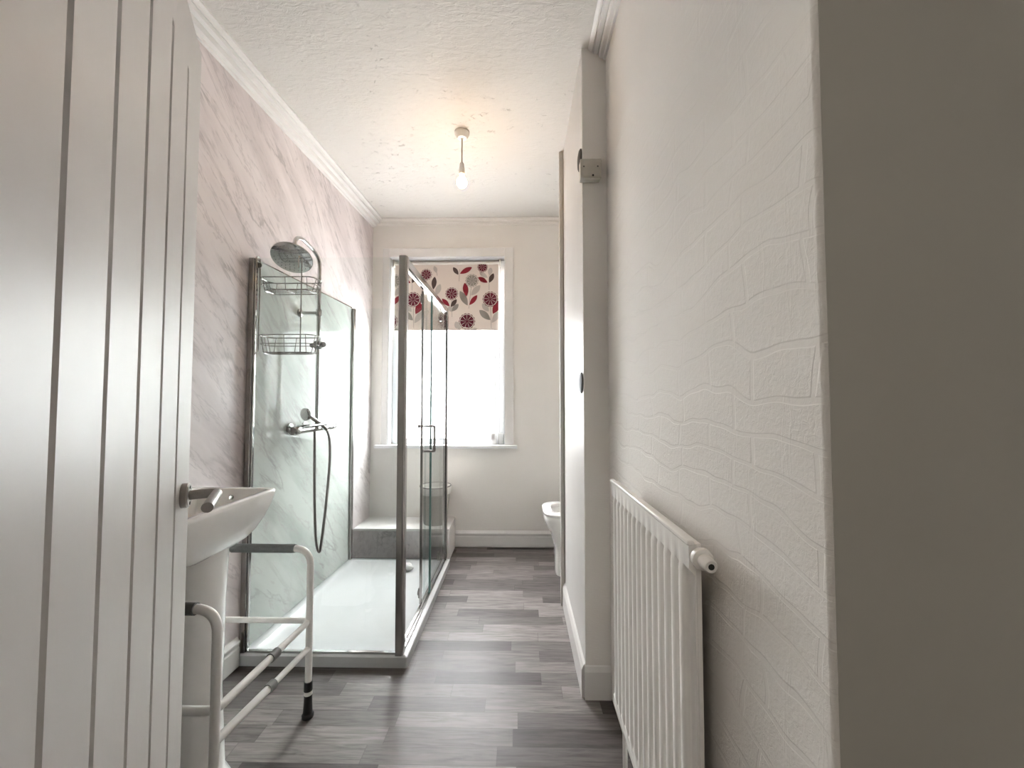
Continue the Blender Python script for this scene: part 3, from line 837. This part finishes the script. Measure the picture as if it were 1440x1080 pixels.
# ------------------------------------------------------------------ pendant light
pd = thing('pendant_light', 'bare lit bulb hanging from a white ceiling rose on a short cord', 'light', (-0.328, 2.21, H))
px, py = -0.328, 2.21
b = B().lathe((px, py, H), (0,0,-1), [(0,0),(0,0.042),(0.010,0.043),(0.022,0.036),(0.036,0.026),(0.038,0.007),(0.044,0.005),(0.044,0)], 30)
obj('ceiling_rose', b, 'white_plastic', pd)
b = B().tube([(px, py, H-0.04), (px, py, 2.555)], 0.0035, 8); obj('cord', b, 'cable', pd)
b = B().lathe((px, py, 2.565), (0,0,-1), [(0,0),(0,0.006),(0.010,0.013),(0.030,0.015),(0.034,0.017),(0.070,0.017),(0.074,0.013),(0.074,0)], 20)
obj('lamp_holder', b, 'white_plastic', pd)
b = B().lathe((px, py, 2.491), (0,0,-1), [(0,0),(0,0.012),(0.012,0.015),(0.022,0.024),(0.034,0.029),(0.048,0.030),(0.060,0.026),(0.070,0.016),(0.075,0.005),(0.0755,0)], 24)
bo = obj('bulb', b, 'bulb', pd); bo['label'] = 'lit warm bulb'

# ------------------------------------------------------------------ door (open, on the left)
De = Vector((-0.800, 0.955)); dd = Vector((-0.5, 0.866)).normalized(); dn = Vector((0.866, 0.5)).normalized()
W = 0.775
def DP(s, o, z):        # s = distance back from the free edge, o = out of the face
    p = De - dd*s + dn*o
    return (p.x, p.y, z)
gs = 0.1277
b = B()
# outline across the leaf with V grooves
zt, zb = 1.955, 0.16
grooves = [gs*(5-k) - gs*0 for k in (5-1, 3, 2, 1, 0)]
grooves = [gs*1.0, gs*2.0, gs*3.0, gs*4.0, gs*5.0]
gw, gd = 0.0072, 0.007
cross = [0.0]
for g in grooves: cross += [g-gw, g-gw*0.25, g+gw*0.25, g+gw]
cross.append(W)
def off(i):
    if i in (0, len(cross)-1): return 0
    return -gd if (i-1) % 4 in (1, 2) else 0
rows = [0.008, zb-0.004, zb+0.004, zt-0.006, zt+0.002, 2.085]
V = []
for r_, z in enumerate(rows):
    V.append([b.bm.verts.new(DP(c, off(i) if r_ in (2, 3) else 0, z)) for i, c in enumerate(cross)])
for r_ in range(len(rows)-1):
    for i in range(len(cross)-1): b._face([V[r_][i], V[r_][i+1], V[r_+1][i+1], V[r_+1][i]])
T_ = 0.036
Bk = [[b.bm.verts.new(DP(c, -T_, z)) for c in (0.0, W)] for z in (rows[0], rows[-1])]
b._face([Bk[0][0], Bk[0][1], Bk[1][1], Bk[1][0]])
b._face([V[r_][0] for r_ in range(len(rows))] + [Bk[1][0], Bk[0][0]])
b._face([V[r_][-1] for r_ in range(len(rows))] + [Bk[1][1], Bk[0][1]])
b._face(V[0] + [Bk[0][1], Bk[0][0]]); b._face(V[-1] + [Bk[1][1], Bk[1][0]])
door = struct('door_1', b, 'door_paint', smooth=0, label='white grooved board door standing open on the left', cat='door')
hz = 1.0; sr = 0.064
rc = Vector(DP(sr, 0.0, hz)); n3 = Vector((dn.x, dn.y, 0)); d3 = Vector((dd.x, dd.y, 0))
b = B().lathe(rc, n3, [(0,0),(0,0.028),(0.011,0.028),(0.014,0.025),(0.014,0.012),(0.014,0)], 32)
hb_ = obj('door_handle', b, 'steel', door)
k0 = rc + n3*0.008; k1 = rc + n3*0.066; k2 = k1 - d3*0.132 + n3*0.0 + Vector((0,0,-0.004))
b = B().tube(fillet([tuple(k0), tuple(k1), tuple(k1 - d3*0.03), tuple(k2)], 0.024, 8), 0.0108, 18)
obj('lever', b, 'steel', hb_)
for s_ in (1, -1):
    b = B().lathe(rc + n3*0.0135 + Vector((0,0,0.018*s_)), n3, [(0,0.0),(0,0.004),(0.0015,0.0035),(0.0015,0)], 10)
    obj('screw', b, 'dark', hb_)
# door lining
b = B().box(-0.475, -0.447, 0.18, 0.30, 0, 2.12).box(-0.447, 0.37, 0.18, 0.30, 2.095, 2.12)
struct('trim_7', b, 'white_gloss', smooth=0, label='white door lining at the hinge side of the open door', cat='door frame')

# ------------------------------------------------------------------ basin
wb_ = XL(1.2)
bs = thing('pedestal_basin', 'white ceramic wash basin on a pedestal behind the open door', 'basin', (-1.08, 1.22, 0))
def bl(x1, y0, y1, z, r, x0=None): return rrect(x0 if x0 is not None else wb_+0.003, x1, y0, y1, r, z, 6, (r, 0.008, 0.008, r))
L = [bl(-0.935, 1.12, 1.34, 0.742, .04), bl(-0.925, 1.085, 1.385, 0.752, .045), bl(-0.915, 1.055, 1.420, 0.772, .05), bl(-0.905, 1.02, 1.448, 0.805, .05), bl(-0.897, 0.995, 1.470, 0.845, .045), bl(-0.893, 0.985, 1.480, 0.878, .04),
     bl(-0.894, 0.985, 1.481, 0.888, .04), bl(-0.898, 0.989, 1.477, 0.892, .038), bl(-0.916, 1.006, 1.459, 0.892, .035, -1.18), bl(-0.920, 1.012, 1.453, 0.888, .035, -1.175), bl(-0.940, 1.04, 1.42, 0.83, .05, -1.16), bl(-0.98, 1.10, 1.36, 0.785, .05, -1.12), bl(-1.02, 1.17, 1.28, 0.776, .03, -1.07)]
b = B().loft(L); obj('bowl', b, 'ceramic', bs, smooth=50)
def pdl(w, x1, z, r): return rrect(-1.18, x1, 1.235-w, 1.235+w, r, z, 8, (r, 0.01, 0.01, r))
b = B().loft([pdl(0.112, -0.905, 0.0, .09), pdl(0.112, -0.905, 0.015, .09), pdl(0.098, -0.925, 0.06, .085), pdl(0.092, -0.935, 0.3, .085), pdl(0.094, -0.933, 0.6, .085), pdl(0.104, -0.930, 0.75, .09)])
obj('pedestal', b, 'ceramic', bs, smooth=50)
b = B().lathe((-1.205, 1.22, 0.890), (0,0,1), [(0,0),(0,0.026),(0.008,0.024),(0.012,0.018),(0.07,0.018),(0.085,0.016),(0.09,0)], 20)
b.tube([(-1.205, 1.22, 0.935), (-1.16, 1.22, 0.955), (-1.09, 1.22, 0.945)], [0.013, 0.011, 0.010], 12).tube([(-1.205, 1.22, 0.975), (-1.15, 1.22, 1.01)], 0.006, 8)
obj('tap', b, 'chrome', bs)
b = B().lathe((-1.045, 1.438, 0.862), Vector((0,-1,0.25)), [(0,0),(0,0.009),(0.003,0.008),(0.003,0)], 14)
obj('overflow', b, 'chrome', bs)

# ------------------------------------------------------------------ support frame round the basin
fr = thing('support_frame', 'white tubular support frame with grey grips standing around the basin pedestal', 'support frame', (-1.0, 1.295, 0))
ys = (1.112, 1.560); lx = -0.815; lxn = -0.838; lxm = -0.826; bx = -1.225; hgt_ = 0.637; r = 0.0125
for y in ys:
    lx = -0.815 if y > 1.3 else lxn
    b = B().tube(fillet([(lx, y, 0.055), (lx, y, hgt_), (bx, y, hgt_), (bx, y, 0.055)], 0.065, 9), r, 16)
    obj('side_tube', b, 'tube_white', fr)
    b = B().tube(fillet([(lx-0.062, y, hgt_-0.0002), (bx+0.10, y, hgt_)], 0.01), [0.0165]*2, 18)
    obj('grip', b, 'grip', fr)
    for x in (lx, bx):
        b = B().tube([(x, y, 0.10), (x, y, 0.135)], 0.0155, 14); cl = obj('height_clip', b, 'black_rubber', fr)
        b = B().tube([(x, y, 0.085), (x, y, 0.100)], 0.0150, 14); obj('clip_ring', b, 'white_plastic', cl)
        b = B().lathe((x, y, 0.001), (0,0,1), [(0,0),(0,0.021),(0.010,0.022),(0.016,0.017),(0.055,0.015),(0.085,0.0145),(0.085,0)], 18); obj('foot', b, 'black_rubber', fr)
lx = -0.815
zr = 0.362
b = B().tube(fillet([(bx, ys[1], zr), (lx, ys[1], zr), (lx-0.008, 1.40, zr)], 0.030, 6), 0.0105, 14); obj('upper_rail', b, 'tube_white', fr)
b = B().tube(fillet([(bx, ys[0], zr), (lxn, ys[0], zr), (lxn+0.010, 1.30, zr)], 0.030, 6), 0.0120, 14); obj('upper_rail', b, 'tube_white', fr)
b = B().tube([(lxn+0.0095, 1.29, zr), (lx-0.0075, 1.41, zr)], 0.0115, 14); obj('upper_rail', b, 'tube_white', fr)
b = B().tube([(lxm, 1.335, zr), (lxm+.002, 1.37, zr)], 0.0155, 14); obj('collar', b, 'grey_plastic', fr)
b = B().tube([(lxn, ys[0], 0.278), (lxm, 1.34, 0.268)], 0.0120, 14); obj('lower_rail', b, 'tube_white', fr)
b = B().tube([(lxm, 1.33, 0.268), (lx, ys[1], 0.260)], 0.0102, 14); obj('lower_rail', b, 'tube_white', fr)
b = B().tube([(lxm-.001, 1.325, 0.269), (lxm+.001, 1.355, 0.268)], 0.0152, 14); obj('collar', b, 'grey_plastic', fr)

# ------------------------------------------------------------------ radiator
ry0, ry1, rz0, rz1 = 0.7615, 1.333, 0.235, 0.952
def rx(y): return 0.300 + 0.022*(1.333 - y)
ra = thing('radiator', 'white ribbed panel radiator on the embossed right wall', 'radiator', (0.36, 1.06, 0))
# pressed panel: cross section in plan repeated at several heights
def rib(y):
    p = 0.0385; t = ((y-ry0-0.022)/p) % 1.0
    if y < ry0+0.022 or y > ry1-0.022: return 0
    if t < 0.18: return t/0.18
    if t < 0.50: return 1
    if t < 0.68: return 1-(t-0.50)/0.18
    return 0
yy = sorted(set([ry0, ry1] + [ry0+0.022 + 0.0385*(k + q) for k in range(14) for q in (0, .06, .12, .18, .50, .56, .62, .68) if ry0+0.022+0.0385*(k+q) < ry1-0.022]))
prof = []
for y in yy:
    s_ = rib(y); s_ = s_*s_*(3-2*s_)
    prof.append((y, s_))
zz_ = [(rz0+0.002, 0), (rz0+0.030, 0), (rz0+0.042, 1), (rz1-0.062, 1), (rz1-0.048, 0), (rz1-0.004, 0)]
b = B(); V = []
for z, a in zz_:
    V.append([b.bm.verts.new((rx(y) + 0.0135 - 0.0135*s_*a - (0.0135 if a == 0 else 0)*0.80, y, z)) for y, s_ in prof])
for j in range(len(V)-1):
    for i in range(len(yy)-1): b._face([V[j][i], V[j][i+1], V[j+1][i+1], V[j+1][i]])
bk = [[b.bm.verts.new((rx(y)+0.016, y, z)) for y in (ry0, ry1)] for z in (zz_[0][0], zz_[-1][0])]
b._face([bk[0][0], bk[0][1], bk[1][1], bk[1][0]])
b._face([v_[0] for v_ in V] + [bk[1][0], bk[0][0]]); b._face([v_[-1] for v_ in V] + [bk[1][1], bk[0][1]])
b._face(V[0] + [bk[0][1], bk[0][0]]); b._face(V[-1] + [bk[1][1], bk[1][0]])
obj('front_panel', b, 'radiator', ra, smooth=40)
b = B().prism([(rx(ry0)-0.001, ry0-0.003), (rx(ry1)-0.001, ry1+0.003), (rx(ry1)+0.012, ry1+0.003), (rx(ry0)+0.012, ry0-0.003)], rz1-0.006, rz1+0.004)
obj('top_trim', b, 'radiator', ra, bev=0.003)
b = B().prism([(rx(ry0)+0.016, ry0-0.001), (rx(ry1)+0.016, ry1+0.001), (rx(ry1)+0.026, ry1+0.001), (rx(ry0)+0.026, ry0-0.001)], rz0+0.02, rz1-0.002)
for k in range(18):      # convector fins behind
    y = ry0+0.03+k*0.03
    b.box(rx(y)+0.0255, rx(y)+0.040, y, y+0.012, rz0+0.08, rz1-0.06)
obj('rear_panel', b, 'radiator', ra, bev=0.002)
xv, zv = rx(ry0)+0.020, rz1-0.024
b = B().tube([(xv, ry0+0.01, zv), (xv, ry0-0.028, zv)], 0.0115, 14)
vl = obj('valve', b, 'white_plastic', ra)
b = B().lathe((xv, ry0-0.006, zv), (0.0,-1,0), [(0,0),(0,0.017),(0.008,0.020),(0.016,0.019),(0.020,0.013),(0.042,0.0125),(0.046,0.010),(0.046,0)], 22)
obj('valve_cap', b, 'white_plastic', vl)
b = B().lathe((xv, ry0-0.052, zv), (0,-1,0), [(0,0),(0,0.0055),(0.001,0.005),(0.001,0)], 14)
obj('bleed_hole', b, 'black_rubber', vl)
for y in (ry1-0.03, ry0+0.05):
    b = B().tube([(rx(y)+0.03, y, rz0+0.03), (rx(y)+0.03, y, 0.0)], 0.0075, 10)
    obj('pipe', b, 'white_satin', ra)
for y in (ry0+0.1, ry1-0.1):
    for z in (rz0+0.12, rz1-0.12):
        b = B().box(rx(y)+0.027, XR(y)-0.001, y-0.015, y+0.015, z-0.03, z+0.03)
        obj('bracket', b, 'white_satin', ra)

# ------------------------------------------------------------------ junction box and black pulls
jb = thing('junction_box', 'aged cream square switch box on the closet end above the radiator', 'switch box', (0.30, PY0-0.02, 2.14))
x0, x1, z0, z1, y1_ = 0.254, 0.340, 2.142, 2.222, PY0-0.004
b = B().box(x0, x1, y1_-0.036, y1_, z0, z1); obj('back_box', b, 'cream_plastic', jb, bev=0.004)
b = B().box(x0-0.001, x1+0.001, y1_-0.044, y1_-0.035, z0-0.001, z1+0.001); pl_ = obj('cover_plate', b, 'cream_plastic', jb, bev=0.003)
for x, z, r_ in ((x0+0.014, (z0+z1)/2+0.008, 0.0035), (x1-0.014, (z0+z1)/2+0.008, 0.0035), (x0+0.052, z0+0.010, 0.005)):
    b = B().lathe((x, y1_-0.0435, z), (0,-1,0), [(0,0),(0,r_),(0.0012,r_*0.85),(0.0012,0)], 10)
    obj('screw', b, 'dark', pl_)
for z, w_ in ((2.272, 'upper'), (1.290, 'lower')):
    b = B().lathe((PX, PY0+0.046, z), (-1,0,0), [(0,0),(0,0.046),(0.004,0.045),(0.008,0.038),(0.011,0.02),(0.012,0)], 28)
    o = obj('door_pull', b, 'black_rubber', loc=(PX, PY0+0.046, z))
    tag(o, {'upper': 'round black pull high on the closet wall, level with the switch box', 'lower': 'round black pull halfway up the glossy closet wall'}[w_], 'door pull', 'black pulls on the closet wall')
